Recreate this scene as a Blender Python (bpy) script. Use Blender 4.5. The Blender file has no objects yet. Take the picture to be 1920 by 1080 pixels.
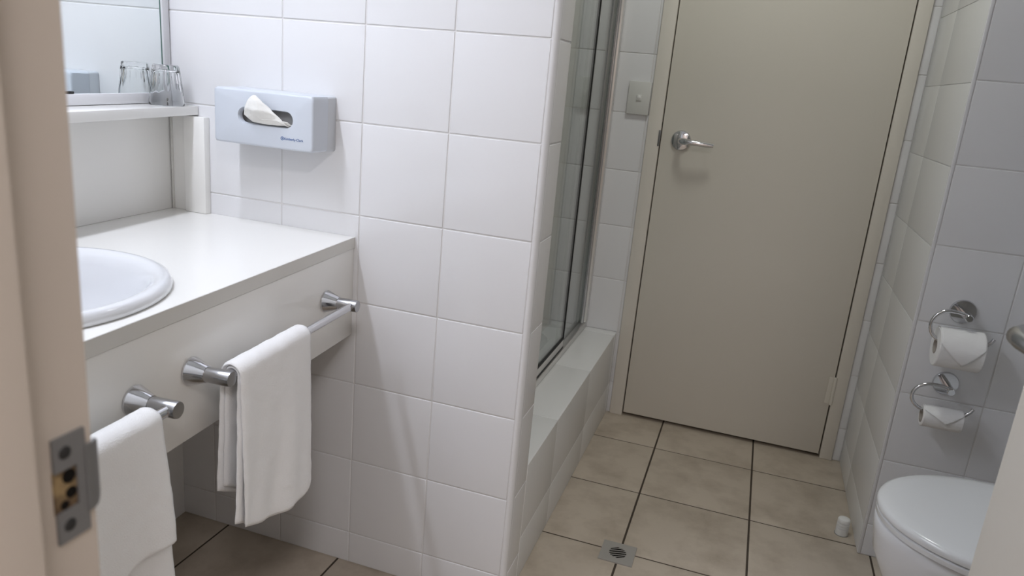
import bpy, bmesh, math, random
from mathutils import Vector, Matrix, noise

random.seed(7)
S = bpy.context.scene
COL = S.collection
PI = math.pi

# ------------------------------------------------------------------ camera
cd = bpy.data.cameras.new('camera')
cam = bpy.data.objects.new('camera', cd)
COL.objects.link(cam)
cam.location = (0.41104, -1.44401, 1.19803)
cam.rotation_euler = (math.radians(74.3285), math.radians(-5.0147), math.radians(18.5447))
cd.sensor_width = 36.0
cd.lens = 1409.92 / 1920 * 36.0
cd.clip_start = 0.02
cd.dof.use_dof = True
cd.dof.focus_distance = 1.75
cd.dof.aperture_fstop = 9.0
S.camera = cam

# ------------------------------------------------------------------ world, lamps, exposure
W = bpy.data.worlds.new('world')
S.world = W
W.use_nodes = True
W.node_tree.nodes['Background'].inputs[0].default_value = (0.9, 0.95, 1.0, 1)
W.node_tree.nodes['Background'].inputs[1].default_value = 0.02


def area(name, loc, rot, sx, sy, power, color):
    l = bpy.data.lights.new(name, 'AREA')
    l.shape = 'RECTANGLE'
    l.size, l.size_y = sx, sy
    l.energy = power
    l.color = color
    o = bpy.data.objects.new(name, l)
    COL.objects.link(o)
    o.location = loc
    o.rotation_euler = rot
    return o


area('vanity_lamp_light', (-0.69, -0.70, 2.10), (0, 0, 0), 0.05, 0.75, 11.6, (0.845, 0.880, 1.0))
area('passage_fill_light', (0.28, 0.52, 2.36), (0, 0, 0), 0.25, 0.25, 5.8, (0.97, 1.0, 0.95))  # unseen fill light, added to brighten the passage
area('hall_lamp_light', (0.78, -2.05, 2.34), (0, 0, 0), 0.4, 0.4, 22.5, (1.0, 0.96, 0.99))

S.view_settings.view_transform = 'Standard'
S.view_settings.look = 'None'
S.view_settings.gamma = 1.0
S.view_settings.use_curve_mapping = False
S.view_settings.exposure = 0.0

# ------------------------------------------------------------------ materials


def mat(name, color, rough=0.5, metal=0.0, bump=None, spec=None, mottle=None, sheen=0.0, coat=0.0):
    m = bpy.data.materials.new(name)
    m.use_nodes = True
    nt = m.node_tree
    p = nt.nodes['Principled BSDF']
    p.inputs['Base Color'].default_value = (*color, 1)
    p.inputs['Roughness'].default_value = rough
    p.inputs['Metallic'].default_value = metal
    if spec is not None:
        p.inputs['Specular IOR Level'].default_value = spec
    if sheen:
        p.inputs['Sheen Weight'].default_value = sheen
        p.inputs['Sheen Roughness'].default_value = 0.6
    if coat:
        p.inputs['Coat Weight'].default_value = coat
        p.inputs['Coat Roughness'].default_value = 0.08
    tc = nt.nodes.new('ShaderNodeTexCoord')
    if mottle:
        c2, scale, detail, lo, hi = mottle
        n = nt.nodes.new('ShaderNodeTexNoise')
        n.inputs['Scale'].default_value = scale
        n.inputs['Detail'].default_value = detail
        n.inputs['Roughness'].default_value = 0.62
        nt.links.new(tc.outputs['Object'], n.inputs['Vector'])
        r = nt.nodes.new('ShaderNodeValToRGB')
        r.color_ramp.elements[0].position = lo
        r.color_ramp.elements[1].position = hi
        r.color_ramp.elements[0].color = (*color, 1)
        r.color_ramp.elements[1].color = (*c2, 1)
        nt.links.new(n.outputs['Fac'], r.inputs['Fac'])
        nt.links.new(r.outputs['Color'], p.inputs['Base Color'])
    if bump:
        scale, dist, detail = bump
        n = nt.nodes.new('ShaderNodeTexNoise')
        n.inputs['Scale'].default_value = scale
        n.inputs['Detail'].default_value = detail
        nt.links.new(tc.outputs['Object'], n.inputs['Vector'])
        b = nt.nodes.new('ShaderNodeBump')
        b.inputs['Strength'].default_value = 1.0
        b.inputs['Distance'].default_value = dist
        nt.links.new(n.outputs['Fac'], b.inputs['Height'])
        nt.links.new(b.outputs['Normal'], p.inputs['Normal'])
    return m


M = {}
M['tile'] = mat('white_glazed_tile', (0.79, 0.79, 0.80), 0.10, bump=(7, 0.0002, 1.0))
M['worn_tile'] = mat('worn_white_tile', (0.77, 0.77, 0.76), 0.26, bump=(7, 0.0004, 1.0))
M['grout'] = mat('white_grout', (0.72, 0.71, 0.70), 0.7)
M['floor_tile'] = mat('beige_floor_tile', (0.53, 0.46, 0.375), 0.38, bump=(25, 0.0005, 4.0),
                      mottle=((0.37, 0.31, 0.24), 7.5, 9.0, 0.44, 0.72))
M['floor_grout'] = mat('dark_floor_grout', (0.060, 0.045, 0.032), 0.85)
M['paint'] = mat('white_wall_paint', (0.80, 0.79, 0.77), 0.6)
M['ceiling'] = mat('ceiling_paint', (0.82, 0.82, 0.80), 0.7)
M['hall'] = mat('hall_wall_paint', (0.62, 0.56, 0.50), 0.7)
M['laminate'] = mat('cream_white_laminate', (0.91, 0.90, 0.865), 0.20, bump=(9, 0.00006, 1.0))
M['edge_strip'] = mat('laminate_edging', (0.73, 0.72, 0.68), 0.35)
M['door'] = mat('cream_door_paint', (0.70, 0.66, 0.585), 0.42, bump=(60, 0.0002, 2.0))
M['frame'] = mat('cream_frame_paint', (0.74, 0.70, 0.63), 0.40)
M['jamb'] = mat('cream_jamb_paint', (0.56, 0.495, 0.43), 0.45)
M['chrome'] = mat('chrome', (0.66, 0.66, 0.68), 0.09, 1.0)
M['satin_chrome'] = mat('satin_chrome', (0.43, 0.43, 0.44), 0.26, 1.0)
M['steel'] = mat('dull_steel', (0.42, 0.42, 0.41), 0.42, 1.0, bump=(120, 0.0002, 2.0))
M['drain'] = mat('brushed_drain_steel', (0.40, 0.385, 0.36), 0.5, 0.35, bump=(120, 0.0002, 2.0))
M['zinc'] = mat('zinc_plate', (0.20, 0.20, 0.20), 0.5, 0.5)
M['alu'] = mat('aluminium', (0.70, 0.69, 0.67), 0.30, 0.85)
M['black'] = mat('black_rubber', (0.012, 0.012, 0.012), 0.6)
M['dark'] = mat('hollow_shade_black', (0.008, 0.007, 0.006), 0.95, spec=0.1)  # near-black that paints the shade inside gaps and holes
M['brown_hole'] = mat('timber_in_mortice', (0.27, 0.19, 0.09), 0.8, mottle=((0.07, 0.04, 0.02), 60, 3.0, 0.4, 0.6))
M['ceramic'] = mat('white_vitreous_china', (0.80, 0.81, 0.83), 0.08, coat=0.3)
M['lid'] = mat('white_seat_plastic', (0.78, 0.79, 0.80), 0.14)
M['plastic'] = mat('dispenser_plastic', (0.62, 0.66, 0.72), 0.34)
M['plastic_side'] = mat('dispenser_back_plastic', (0.62, 0.645, 0.68), 0.4)
M['switch'] = mat('switch_plastic', (0.66, 0.66, 0.63), 0.35)
M['rubber_white'] = mat('white_rubber', (0.78, 0.78, 0.76), 0.55)
M['paper'] = mat('tissue_paper', (0.84, 0.83, 0.79), 0.85, bump=(45, 0.003, 3.0))
M['stack'] = mat('shade_grey_tissue', (0.40, 0.40, 0.40), 0.9)  # paper greyed down: the shade inside the slot is in the colour
M['roll'] = mat('toilet_paper', (0.82, 0.81, 0.80), 0.9, bump=(35, 0.0025, 3.0))
M['card'] = mat('cardboard_core', (0.42, 0.38, 0.33), 0.9)
M['towel'] = mat('white_terry_cotton', (0.93, 0.93, 0.93), 0.95, bump=(650, 0.0009, 3.0), sheen=0.25)
M['mirror_frame'] = mat('white_mirror_frame', (0.80, 0.80, 0.82), 0.35)
M['mirror'] = mat('mirror_silver', (0.86, 0.90, 0.90), 0.0, 1.0)
M['mirror_edge'] = mat('glass_edge_and_reflection', (0.10, 0.20, 0.17), 0.15)  # for the real glass sides and the painted reflection strip
M['ink'] = mat('blue_ink', (0.04, 0.12, 0.33), 0.5)
M['putty'] = mat('cream_sealant', (0.74, 0.73, 0.69), 0.5)
M['lamp'] = mat('lamp_housing', (0.80, 0.80, 0.80), 0.4)


def glass_mat(name, tint, refl=1.45):
    m = bpy.data.materials.new(name)
    m.use_nodes = True
    nt = m.node_tree
    nt.nodes.remove(nt.nodes['Principled BSDF'])
    out = nt.nodes['Material Output']
    t = nt.nodes.new('ShaderNodeBsdfTransparent')
    t.inputs[0].default_value = (*tint, 1)
    g = nt.nodes.new('ShaderNodeBsdfGlossy')
    g.inputs['Roughness'].default_value = 0.0
    fr = nt.nodes.new('ShaderNodeFresnel')
    fr.inputs[0].default_value = refl
    mx = nt.nodes.new('ShaderNodeMixShader')
    ge = nt.nodes.new('ShaderNodeNewGeometry')     # leaving the pane the ratio of indices turns round
    mr = nt.nodes.new('ShaderNodeMapRange')
    mr.inputs['To Min'].default_value = refl
    mr.inputs['To Max'].default_value = 1 / refl
    nt.links.new(ge.outputs['Backfacing'], mr.inputs['Value'])
    nt.links.new(mr.outputs[0], fr.inputs[0])
    nt.links.new(fr.outputs[0], mx.inputs[0])
    nt.links.new(t.outputs[0], mx.inputs[1])
    nt.links.new(g.outputs[0], mx.inputs[2])
    nt.links.new(mx.outputs[0], out.inputs[0])
    return m


M['pane'] = glass_mat('shower_glass', (0.95, 0.965, 0.955))
mg = bpy.data.materials.new('tumbler_glass')
mg.use_nodes = True
pg = mg.node_tree.nodes['Principled BSDF']
pg.inputs['Base Color'].default_value = (0.98, 0.99, 0.99, 1)
pg.inputs['Roughness'].default_value = 0.01
pg.inputs['Transmission Weight'].default_value = 1.0
pg.inputs['IOR'].default_value = 1.38
M['glass'] = mg

# ------------------------------------------------------------------ helpers


def link(name, me, mats, parent=None):
    o = bpy.data.objects.new(name, me)
    for m in (mats if isinstance(mats, (list, tuple)) else [mats]):
        me.materials.append(M[m])
    COL.objects.link(o)
    if parent is not None:
        o.parent = parent
    return o


def obj(name, bm, mats, parent=None, smooth=True, angle=35):
    bmesh.ops.recalc_face_normals(bm, faces=bm.faces[:])
    me = bpy.data.meshes.new(name)
    bm.to_mesh(me)
    bm.free()
    if smooth:
        for p in me.polygons:
            p.use_smooth = True
        try:
            me.set_sharp_from_angle(angle=math.radians(angle))
        except Exception:
            pass
    return link(name, me, mats, parent)


def tag(o, label, cat, group=None, kind=None):
    o['label'] = label
    o['category'] = cat
    if group:
        o['group'] = group
    if kind:
        o['kind'] = kind
    return o


def thing(name, label, cat, loc=(0, 0, 0), rz=0.0, group=None, kind=None):
    o = bpy.data.objects.new(name, None)
    o.empty_display_size = 0.05
    COL.objects.link(o)
    o.location = loc
    o.rotation_euler = (0, 0, rz)
    return tag(o, label, cat, group, kind)


def bev(bm, geom_edges, w, seg=2):
    bmesh.ops.bevel(bm, geom=geom_edges, offset=w, segments=seg, profile=0.5, affect='EDGES', clamp_overlap=True)


def add_box(bm, a, b, bevel=0.0, seg=2):
    """axis aligned box from a to b"""
    r = bmesh.ops.create_cube(bm, size=1.0)
    vs = r['verts']
    c = [(a[i] + b[i]) / 2 for i in range(3)]
    s = [abs(b[i] - a[i]) for i in range(3)]
    for v in vs:
        v.co = Vector((c[0] + v.co.x * s[0], c[1] + v.co.y * s[1], c[2] + v.co.z * s[2]))
    if bevel:
        es = {e for v in vs for e in v.link_edges}
        bev(bm, list(es), bevel, seg)


def add_prism(bm, poly, z0, z1, bevel=0.0, seg=2):
    lo = [bm.verts.new((x, y, z0)) for x, y in poly]
    hi = [bm.verts.new((x, y, z1)) for x, y in poly]
    n = len(poly)
    fs = [bm.faces.new(lo[::-1]), bm.faces.new(hi)]
    for i in range(n):
        fs.append(bm.faces.new((lo[i], lo[(i + 1) % n], hi[(i + 1) % n], hi[i])))
    if bevel:
        es = {e for f in fs for e in f.edges}
        bev(bm, list(es), bevel, seg)


def frame_of(d):
    d = d.normalized()
    u = d.orthogonal().normalized()
    return u, d.cross(u)


def add_tube(bm, pts, rad, seg=14, cap=True):
    """round tube along points, radius a number or a list"""
    pts = [Vector(p) for p in pts]
    n = len(pts)
    rads = rad if isinstance(rad, (list, tuple)) else [rad] * n
    d0 = (pts[1] - pts[0]).normalized()
    u, _ = frame_of(d0)
    rings = []
    for i, p in enumerate(pts):
        if i == 0:
            d = pts[1] - pts[0]
        elif i == n - 1:
            d = pts[-1] - pts[-2]
        else:
            d = (pts[i + 1] - pts[i]).normalized() + (pts[i] - pts[i - 1]).normalized()
        d = d.normalized()
        u = (u - d * u.dot(d)).normalized()
        v = d.cross(u)
        rings.append([bm.verts.new(p + (u * math.cos(2 * PI * k / seg) + v * math.sin(2 * PI * k / seg)) * rads[i])
                      for k in range(seg)])
    for a, b in zip(rings, rings[1:]):
        for k in range(seg):
            bm.faces.new((a[k], a[(k + 1) % seg], b[(k + 1) % seg], b[k]))
    if cap:
        bm.faces.new(rings[0][::-1])
        bm.faces.new(rings[-1])


def add_lathe(bm, prof, origin=(0, 0, 0), axis=(0, 0, 1), seg=32, fn=None, close=False, rx=1.0, ry=1.0):
    """profile of (radius, height) spun about axis; fn(theta, r, h) may change the radius"""
    o = Vector(origin)
    ax = Vector(axis).normalized()
    if abs(ax.z) > 0.99:
        u, v = Vector((1, 0, 0)), Vector((0, 1, 0))
    else:
        u = Vector((0, 0, 1)).cross(ax).normalized()
        v = ax.cross(u)
    rings = []
    for r, h in prof:
        if r < 1e-6:
            rings.append([bm.verts.new(o + ax * h)])
            continue
        ring = []
        for k in range(seg):
            t = 2 * PI * k / seg
            rr = fn(t, r, h) if fn else r
            ring.append(bm.verts.new(o + ax * h + u * (math.cos(t) * rr * rx) + v * (math.sin(t) * rr * ry)))
        rings.append(ring)
    pairs = list(zip(rings, rings[1:]))
    if close:
        pairs.append((rings[-1], rings[0]))
    for a, b in pairs:
        for k in range(seg):
            k2 = (k + 1) % seg
            if len(a) == 1 and len(b) == 1:
                continue
            if len(a) == 1:
                bm.faces.new((a[0], b[k], b[k2]))
            elif len(b) == 1:
                bm.faces.new((a[k], a[k2], b[0]))
            else:
                bm.faces.new((a[k], a[k2], b[k2], b[k]))
    if not close:
        if len(rings[0]) > 1:
            bm.faces.new(rings[0][::-1])
        if len(rings[-1]) > 1:
            bm.faces.new(rings[-1])


def add_tiles(bm, origin, ud, vd, u0, u1, v0, v1, su, sv, ou, ov, gap=0.0027, h=0.0016, tilt=0.0014, rnd=0.0021, mi=0):
    """pressed tiles on a plane: faces of material 0 standing h proud of the grout"""
    o, ud, vd = Vector(origin), Vector(ud), Vector(vd)
    nd = ud.cross(vd).normalized()
    g = gap / 2

    def cuts(a, b, s, off):
        k = math.ceil((a - off) / s - 1e-6)
        c = [a]
        while off + k * s < b - 1e-6:
            if off + k * s > a + 1e-4:
                c.append(off + k * s)
            k += 1
        c.append(b)
        return list(zip(c, c[1:]))
    for ua, ub in cuts(u0, u1, su, ou):
        for va, vb in cuts(v0, v1, sv, ov):
            if ub - ua < 0.012 or vb - va < 0.012:
                gg = min(g, 0.0008)
            else:
                gg = g
            a, b, c, d = ua + gg, ub - gg, va + gg, vb - gg
            tu, tv = random.uniform(-tilt, tilt), random.uniform(-tilt, tilt)
            cu, cv = (a + b) / 2, (c + d) / 2
            rings = []
            for ins, hh in ((0, 0.0), (rnd * 0.10, h * 0.55), (rnd * 0.45, h * 0.9), (rnd, h)):
                i2 = min(ins, (b - a) * 0.4, (d - c) * 0.4)
                ring = []
                for uu, vv in ((a + i2, c + i2), (b - i2, c + i2), (b - i2, d - i2), (a + i2, d - i2)):
                    k = (uu - cu) * tu + (vv - cv) * tv if hh > 0 else 0
                    ring.append(bm.verts.new(o + ud * uu + vd * vv + nd * (hh - h + k)))
                rings.append(ring)
            for p, q in zip(rings, rings[1:]):
                for k in range(4):
                    bm.faces.new((p[k], p[(k + 1) % 4], q[(k + 1) % 4], q[k])).material_index = mi
            bm.faces.new(rings[-1]).material_index = mi


def wall_obj(name, boxes, tilesets, mats=('tile', 'grout'), label=None, cat='wall', extra=None):
    bm = bmesh.new()
    for bx in boxes:
        if bx[0] == 'box':
            add_box(bm, bx[1], bx[2])
        else:
            add_prism(bm, *bx[1:])
    bmesh.ops.recalc_face_normals(bm, faces=bm.faces[:])
    for f in bm.faces:
        f.material_index = 1
    for t in tilesets:
        add_tiles(bm, **t)
    if extra:
        n0 = len(bm.faces)
        extra(bm)
    me = bpy.data.meshes.new(name)
    bm.to_mesh(me)
    bm.free()
    for p in me.polygons:
        p.use_smooth = True
    me.set_sharp_from_angle(angle=math.radians(50))
    o = link(name, me, mats)
    o['kind'] = 'structure'
    if label:
        tag(o, label, cat)
    return o


T = 0.19846            # wall tile
ZO = 0.08399           # first horizontal joint above the floor
FT = 0.32794           # floor tile
CE = 2.40              # ceiling height
HB = 0.0016
YD = -1.183            # bathroom face of the doorway wall
YB = 1.22              # back wall with the far door
XP = 0.85              # right side of the passage
YT = 0.637             # wall behind the paper holders
XR = 1.43              # wall the toilet backs onto
OX, OY = -0.407, 0.0   # front corner of the vanity at the tiled end wall
SK = 0.06
AV = math.atan(SK)     # the vanity and its wall run a few degrees off square


def VP(n, t, z=0.0):
    """vanity frame (n out from the bench front, t along it towards the doorway) to room coordinates"""
    ca, sa = math.cos(AV), math.sin(AV)
    return Vector((OX + n * ca + t * sa, OY + n * sa - t * ca, z))


# ------------------------------------------------------------------ room shell
def floor_build():
    bm = bmesh.new()
    add_box(bm, (-1.0, -1.30, -0.05), (1.50, 1.32, -HB))
    for f in bm.faces:
        f.material_index = 1
    add_tiles(bm, (0, 0, 0), (1, 0, 0), (0, 1, 0), -1.0, 1.50, -1.30, 1.32, FT, FT, 0.22883, 1.00106,
              gap=0.0055, h=HB, tilt=0.0006, rnd=0.0014)
    me = bpy.data.meshes.new('floor')
    bm.to_mesh(me)
    bm.free()
    for p in me.polygons:
        p.use_smooth = True
    me.set_sharp_from_angle(angle=math.radians(50))
    o = link('floor', me, ('floor_tile', 'floor_grout'))
    tag(o, 'mottled beige ceramic floor tiles with dark brown joints', 'floor', kind='structure')


floor_build()

bm = bmesh.new()
add_box(bm, (-1.0, -2.7, -0.05), (1.7, -1.30, -0.004))
tag(obj('floor_hall', bm, 'hall', smooth=False), 'plain hallway floor outside the bathroom doorway', 'floor', kind='structure')
bm = bmesh.new()
add_box(bm, (-1.05, -2.75, CE), (1.75, 1.35, CE + 0.05))
tag(obj('ceiling', bm, 'ceiling', smooth=False), 'plain white ceiling over the bathroom and hall', 'ceiling', kind='structure')
bm = bmesh.new()
add_box(bm, (-1.0, -2.75, -0.05), (1.7, -2.7, CE))
add_box(bm, (-1.05, -2.75, -0.05), (-1.0, -1.30, CE))
add_box(bm, (1.7, -2.75, -0.05), (1.75, -1.30, CE))
tag(obj('wall_hall', bm, 'hall', smooth=False), 'warm painted hallway walls behind the doorway', 'wall', kind='structure')


# tiled end wall beside the vanity, with its rounded corner tile and short return
def end_corner(bm):
    r = 0.012
    prof = [(0.0, 0.0)]
    for k in range(9):
        a = -PI / 2 + (PI / 2) * k / 8
        prof.append((r * math.cos(a), r + r * math.sin(a)))
    prof += [(r, r + 0.004), (0.0, r + 0.004)]
    z = 0.0
    lo = [bm.verts.new((x, y, 0)) for x, y in prof]
    hi = [bm.verts.new((x, y, CE)) for x, y in prof]
    n = len(prof)
    for i in range(n):
        bm.faces.new((lo[i], lo[(i + 1) % n], hi[(i + 1) % n], hi[i])).material_index = 0


wall_obj('wall_end', [('box', (-1.0, HB, 0), (0.0, 0.105, CE)), ('box', (-0.01, 0.0125, 0), (0.012 - HB, 0.105, CE))],
         [dict(origin=(0, 0, 0), ud=(1, 0, 0), vd=(0, 0, 1), u0=-0.96, u1=-0.0005, v0=0, v1=ZO + 3 * T, su=T, sv=T, ou=0, ov=ZO),
          dict(origin=(0, 0, 0), ud=(1, 0, 0), vd=(0, 0, 1), u0=-3 * T, u1=-0.0005, v0=ZO + 3 * T, v1=CE, su=T, sv=T, ou=0, ov=ZO),
          dict(origin=(0, 0, 0), ud=(1, 0, 0), vd=(0, 0, 1), u0=-0.96, u1=-3 * T, v0=ZO + 3 * T, v1=CE, su=1.0, sv=T, ou=0, ov=ZO),
          dict(origin=(0.012, 0.016, 0), ud=(0, 1, 0), vd=(0, 0, 1), u0=0.0, u1=0.089, v0=0, v1=CE, su=T, sv=T, ou=-0.01, ov=ZO)],
         label='white square-tiled end wall with rounded corner beside the vanity bench', extra=end_corner)

# left wall behind the vanity (follows the bench)
a0, a1, a2, a3 = VP(-0.49, -0.04), VP(-0.49, 1.30), VP(-0.60, 1.30), VP(-0.60, -0.04)
bm = bmesh.new()
add_prism(bm, [(-0.894, 0.001), (a1.x, a1.y), (-1.0, a1.y), (-1.0, 0.001)], 0, CE)
tag(obj('wall_left', bm, 'paint', smooth=False), 'plain pale wall below and behind the vanity bench', 'wall', kind='structure')

# shower alcove left wall
wall_obj('wall_shower', [('box', (-1.0, 0.105, 0), (-0.90 - HB, YB, CE))],
         [dict(origin=(-0.90, 0, 0), ud=(0, 1, 0), vd=(0, 0, 1), u0=0.105, u1=YB - 0.002, v0=0, v1=CE, su=T, sv=T, ou=0.105, ov=0.124)],
         label='white tiled wall at the far side of the bath behind the shower screen')

# back wall: tiles to the left of the door frame, above the door, right sliver
DX0, DX1, DH = 0.073, 0.780, 2.04
wall_obj('wall_back', [('box', (-1.0, YB + HB, 0), (0.025, YB + 0.11, CE)), ('box', (0.025, YB + HB, DH + 0.045), (0.822, YB + 0.11, CE)),
                       ('box', (0.822, YB + HB, 0), (XP + 0.01, YB + 0.11, CE))],
         [dict(origin=(0, YB, 0), ud=(1, 0, 0), vd=(0, 0, 1), u0=-0.90, u1=0.025, v0=0, v1=CE, su=T, sv=T, ou=-0.184, ov=0.122),
          dict(origin=(0, YB, 0), ud=(1, 0, 0), vd=(0, 0, 1), u0=0.025, u1=0.822, v0=DH + 0.045, v1=CE, su=T, sv=T, ou=0.014, ov=0.122),
          dict(origin=(0, YB, 0), ud=(1, 0, 0), vd=(0, 0, 1), u0=0.822, u1=XP, v0=0, v1=CE, su=T, sv=T, ou=0.014, ov=0.122)],
         label='dim white tiled back wall around the closed far door')

# right block: passage side and the wall with the paper holders


def right_corner(bm):
    add_prism(bm, [(XP - 0.0005, YT - 0.0005), (XP + 0.008, YT - 0.0005), (XP + 0.008, YT + 0.006), (XP - 0.0005, YT + 0.006)], 0.001, CE, 0.0015, 2)


wall_obj('wall_right', [('box', (XP + HB, YT + HB, 0), (XR + 0.1, YB + 0.11, CE))],
         [dict(origin=(XP, 0, 0), ud=(0, -1, 0), vd=(0, 0, 1), u0=-YB, u1=-YT - 0.006, v0=0, v1=CE, su=1.0, sv=T, ou=2.0, ov=ZO + 0.005, gap=0.0014, mi=2, tilt=0.0006, rnd=0.0012),
          dict(origin=(0, YT, 0), ud=(1, 0, 0), vd=(0, 0, 1), u0=XP + 0.008, u1=XR, v0=0, v1=CE, su=T, sv=T, ou=XP + 0.205, ov=ZO + 0.012)],
         mats=('tile', 'grout', 'worn_tile'), label='white tiled corner block that carries the two paper holders', extra=right_corner)

wall_obj('wall_toilet', [('box', (XR + HB, -1.30, 0), (XR + 0.1, YT + HB, CE))],
         [dict(origin=(XR, 0, 0), ud=(0, -1, 0), vd=(0, 0, 1), u0=-YT, u1=1.18, v0=0, v1=CE, su=T, sv=T, ou=-YT, ov=ZO)],
         label='white tiled wall that the toilet backs onto')

# doorway wall (camera looks through it)
JX = 0.120             # face of the left jamb
JR = 0.852             # face of the right jamb
bm = bmesh.new()
add_box(bm, (-1.0, -1.298, 0), (JX - 0.030, YD - 0.001, CE))
add_box(bm, (JR + 0.030, -1.298, 0), (XR + 0.1, YD - 0.001, CE))
add_box(bm, (JX - 0.030, -1.298, DH + 0.03), (JR + 0.030, YD - 0.001, CE))
tag(obj('wall_front', bm, 'paint', smooth=False), 'white wall pierced by the entrance doorway', 'wall', kind='structure')

# ------------------------------------------------------------------ entrance door frame with strike plate
fr = thing('trim_1', 'cream painted entrance door jamb with steel strike plate, nearest on the left', 'door frame', (JX, YD, 0), kind='structure')


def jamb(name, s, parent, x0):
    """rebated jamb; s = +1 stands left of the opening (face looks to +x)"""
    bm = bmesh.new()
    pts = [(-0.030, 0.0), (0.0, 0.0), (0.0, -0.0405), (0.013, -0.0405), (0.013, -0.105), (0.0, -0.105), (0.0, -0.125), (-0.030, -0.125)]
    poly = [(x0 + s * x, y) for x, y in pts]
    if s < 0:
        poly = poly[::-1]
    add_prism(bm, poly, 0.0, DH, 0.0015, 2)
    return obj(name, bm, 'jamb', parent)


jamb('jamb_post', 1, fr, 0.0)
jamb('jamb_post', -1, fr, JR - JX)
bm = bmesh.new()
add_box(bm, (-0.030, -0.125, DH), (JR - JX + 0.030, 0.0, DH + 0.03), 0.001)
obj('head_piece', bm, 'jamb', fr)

# strike plate: T shaped with a curved lip past the jamb edge, a mortice hole and two screws
zs, zt = 0.9605, 1.0165
sp_t = 0.0016
pl = []
bm = bmesh.new()
y0, y1 = -0.0235, -0.0055      # plate across the rebate
# plate as strips around the mortice hole
hy0, hy1, hz0, hz1 = -0.0235, -0.0110, 0.9775, 0.9990
for a, b in (((0, y0, zs), (sp_t, y1, hz0)), ((0, y0, hz1), (sp_t, y1, zt)), ((0, hy1, hz0), (sp_t, y1, hz1))):
    add_box(bm, a, b)
strike = obj('strike_plate', bm, 'zinc', fr, smooth=False)
bm = bmesh.new()
prof = []
for k in range(7):
    t = k / 6
    prof.append((sp_t * 0.5 - 0.006 * t * t, y1 - 0.001 + 0.0125 * t))
rows = []
zl0, zl1 = 0.9705, 1.0065
for i, (x, y) in enumerate(prof):
    c = 0.0035 if i == 6 else (0.0012 if i == 5 else 0)
    rows.append([bm.verts.new((x, y, zl0 + c)), bm.verts.new((x, y, zl1 - c)), bm.verts.new((x + sp_t, y, zl1 - c)), bm.verts.new((x + sp_t, y, zl0 + c))])
for p, q2 in zip(rows, rows[1:]):
    for k in range(4):
        bm.faces.new((p[k], p[(k + 1) % 4], q2[(k + 1) % 4], q2[k]))
bm.faces.new(rows[0])
bm.faces.new(rows[-1][::-1])
obj('strike_lip', bm, 'zinc', strike)
bm = bmesh.new()
add_box(bm, (-0.004, hy0 - 0.0005, hz0 - 0.0005), (0.0004, hy1 + 0.0005, hz1 + 0.0005))
obj('mortice_timber', bm, 'brown_hole', strike, smooth=False)
bm = bmesh.new()
add_tube(bm, [(0.0003, -0.0152, 0.9945), (0.0010, -0.0152, 0.9945)], 0.0036, 14)
add_tube(bm, [(0.0003, -0.0145, 0.9855), (0.0010, -0.0145, 0.9855)], 0.0030, 14)
add_tube(bm, [(0.0003, -0.0185, 0.9803), (0.0010, -0.0185, 0.9803)], 0.0022, 14)
obj('hole_shade_disc', bm, 'dark', strike)  # flat black discs, the depth of the holes painted as shade
for zz in (zs + 0.0085, zt - 0.0085):
    bm = bmesh.new()
    add_lathe(bm, [(0, 0.0006), (0.0022, 0.0007), (0.0030, 0.0004), (0.0034, 0.0)], (sp_t, -0.0172, zz), (1, 0, 0), 20)
    obj('screw', bm, 'black', strike)

# entrance door leaf, swung into the bathroom on the right
dl = math.atan2(0.105, 0.70)
d2 = thing('door_2', 'open cream entrance door leaf cutting off the toilet at right edge', 'door', (0.845, -1.186, 0), dl, kind='structure')
# local: y along the leaf from the hinge, -x is the visible face
bm = bmesh.new()
add_box(bm, (0.0, 0.004, 0.012), (0.035, 0.708, DH - 0.005), 0.0015)
obj('leaf', bm, 'frame', d2)


def lever(name_parent, base, nrm, along, mroset, drop=-0.004, L=0.115):
    """rosette and lever handle; base on the door face, nrm points out of the door, along to the lever tip"""
    b, n, al = Vector(base), Vector(nrm).normalized(), Vector(along).normalized()
    up = Vector((0, 0, 1))
    bm = bmesh.new()
    add_lathe(bm, [(0.0, 0.0), (0.0335, 0.0), (0.0335, 0.004), (0.031, 0.0085), (0.024, 0.0105), (0.0165, 0.012), (0.0, 0.0125)], b, n, 36)
    r = obj('rosette', bm, mroset, name_parent)
    bm = bmesh.new()
    pts = [b + n * 0.010, b + n * 0.030, b + n * 0.046 + al * 0.003, b + n * 0.056 + al * 0.014, b + n * 0.060 + al * 0.032,
           b + n * 0.059 + al * 0.060 + up * drop * 0.3, b + n * 0.056 + al * (L - 0.025) + up * drop, b + n * 0.053 + al * L + up * drop * 1.3]
    add_tube(bm, pts, [0.0105, 0.0105, 0.0108, 0.0112, 0.0100, 0.0088, 0.0084, 0.0070], 18)
    obj('lever', bm, mroset, name_parent)
    return r


lever(d2, (0.0, 0.648, 0.985), (-1, 0, 0), (0, -1, 0), 'satin_chrome')

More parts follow.
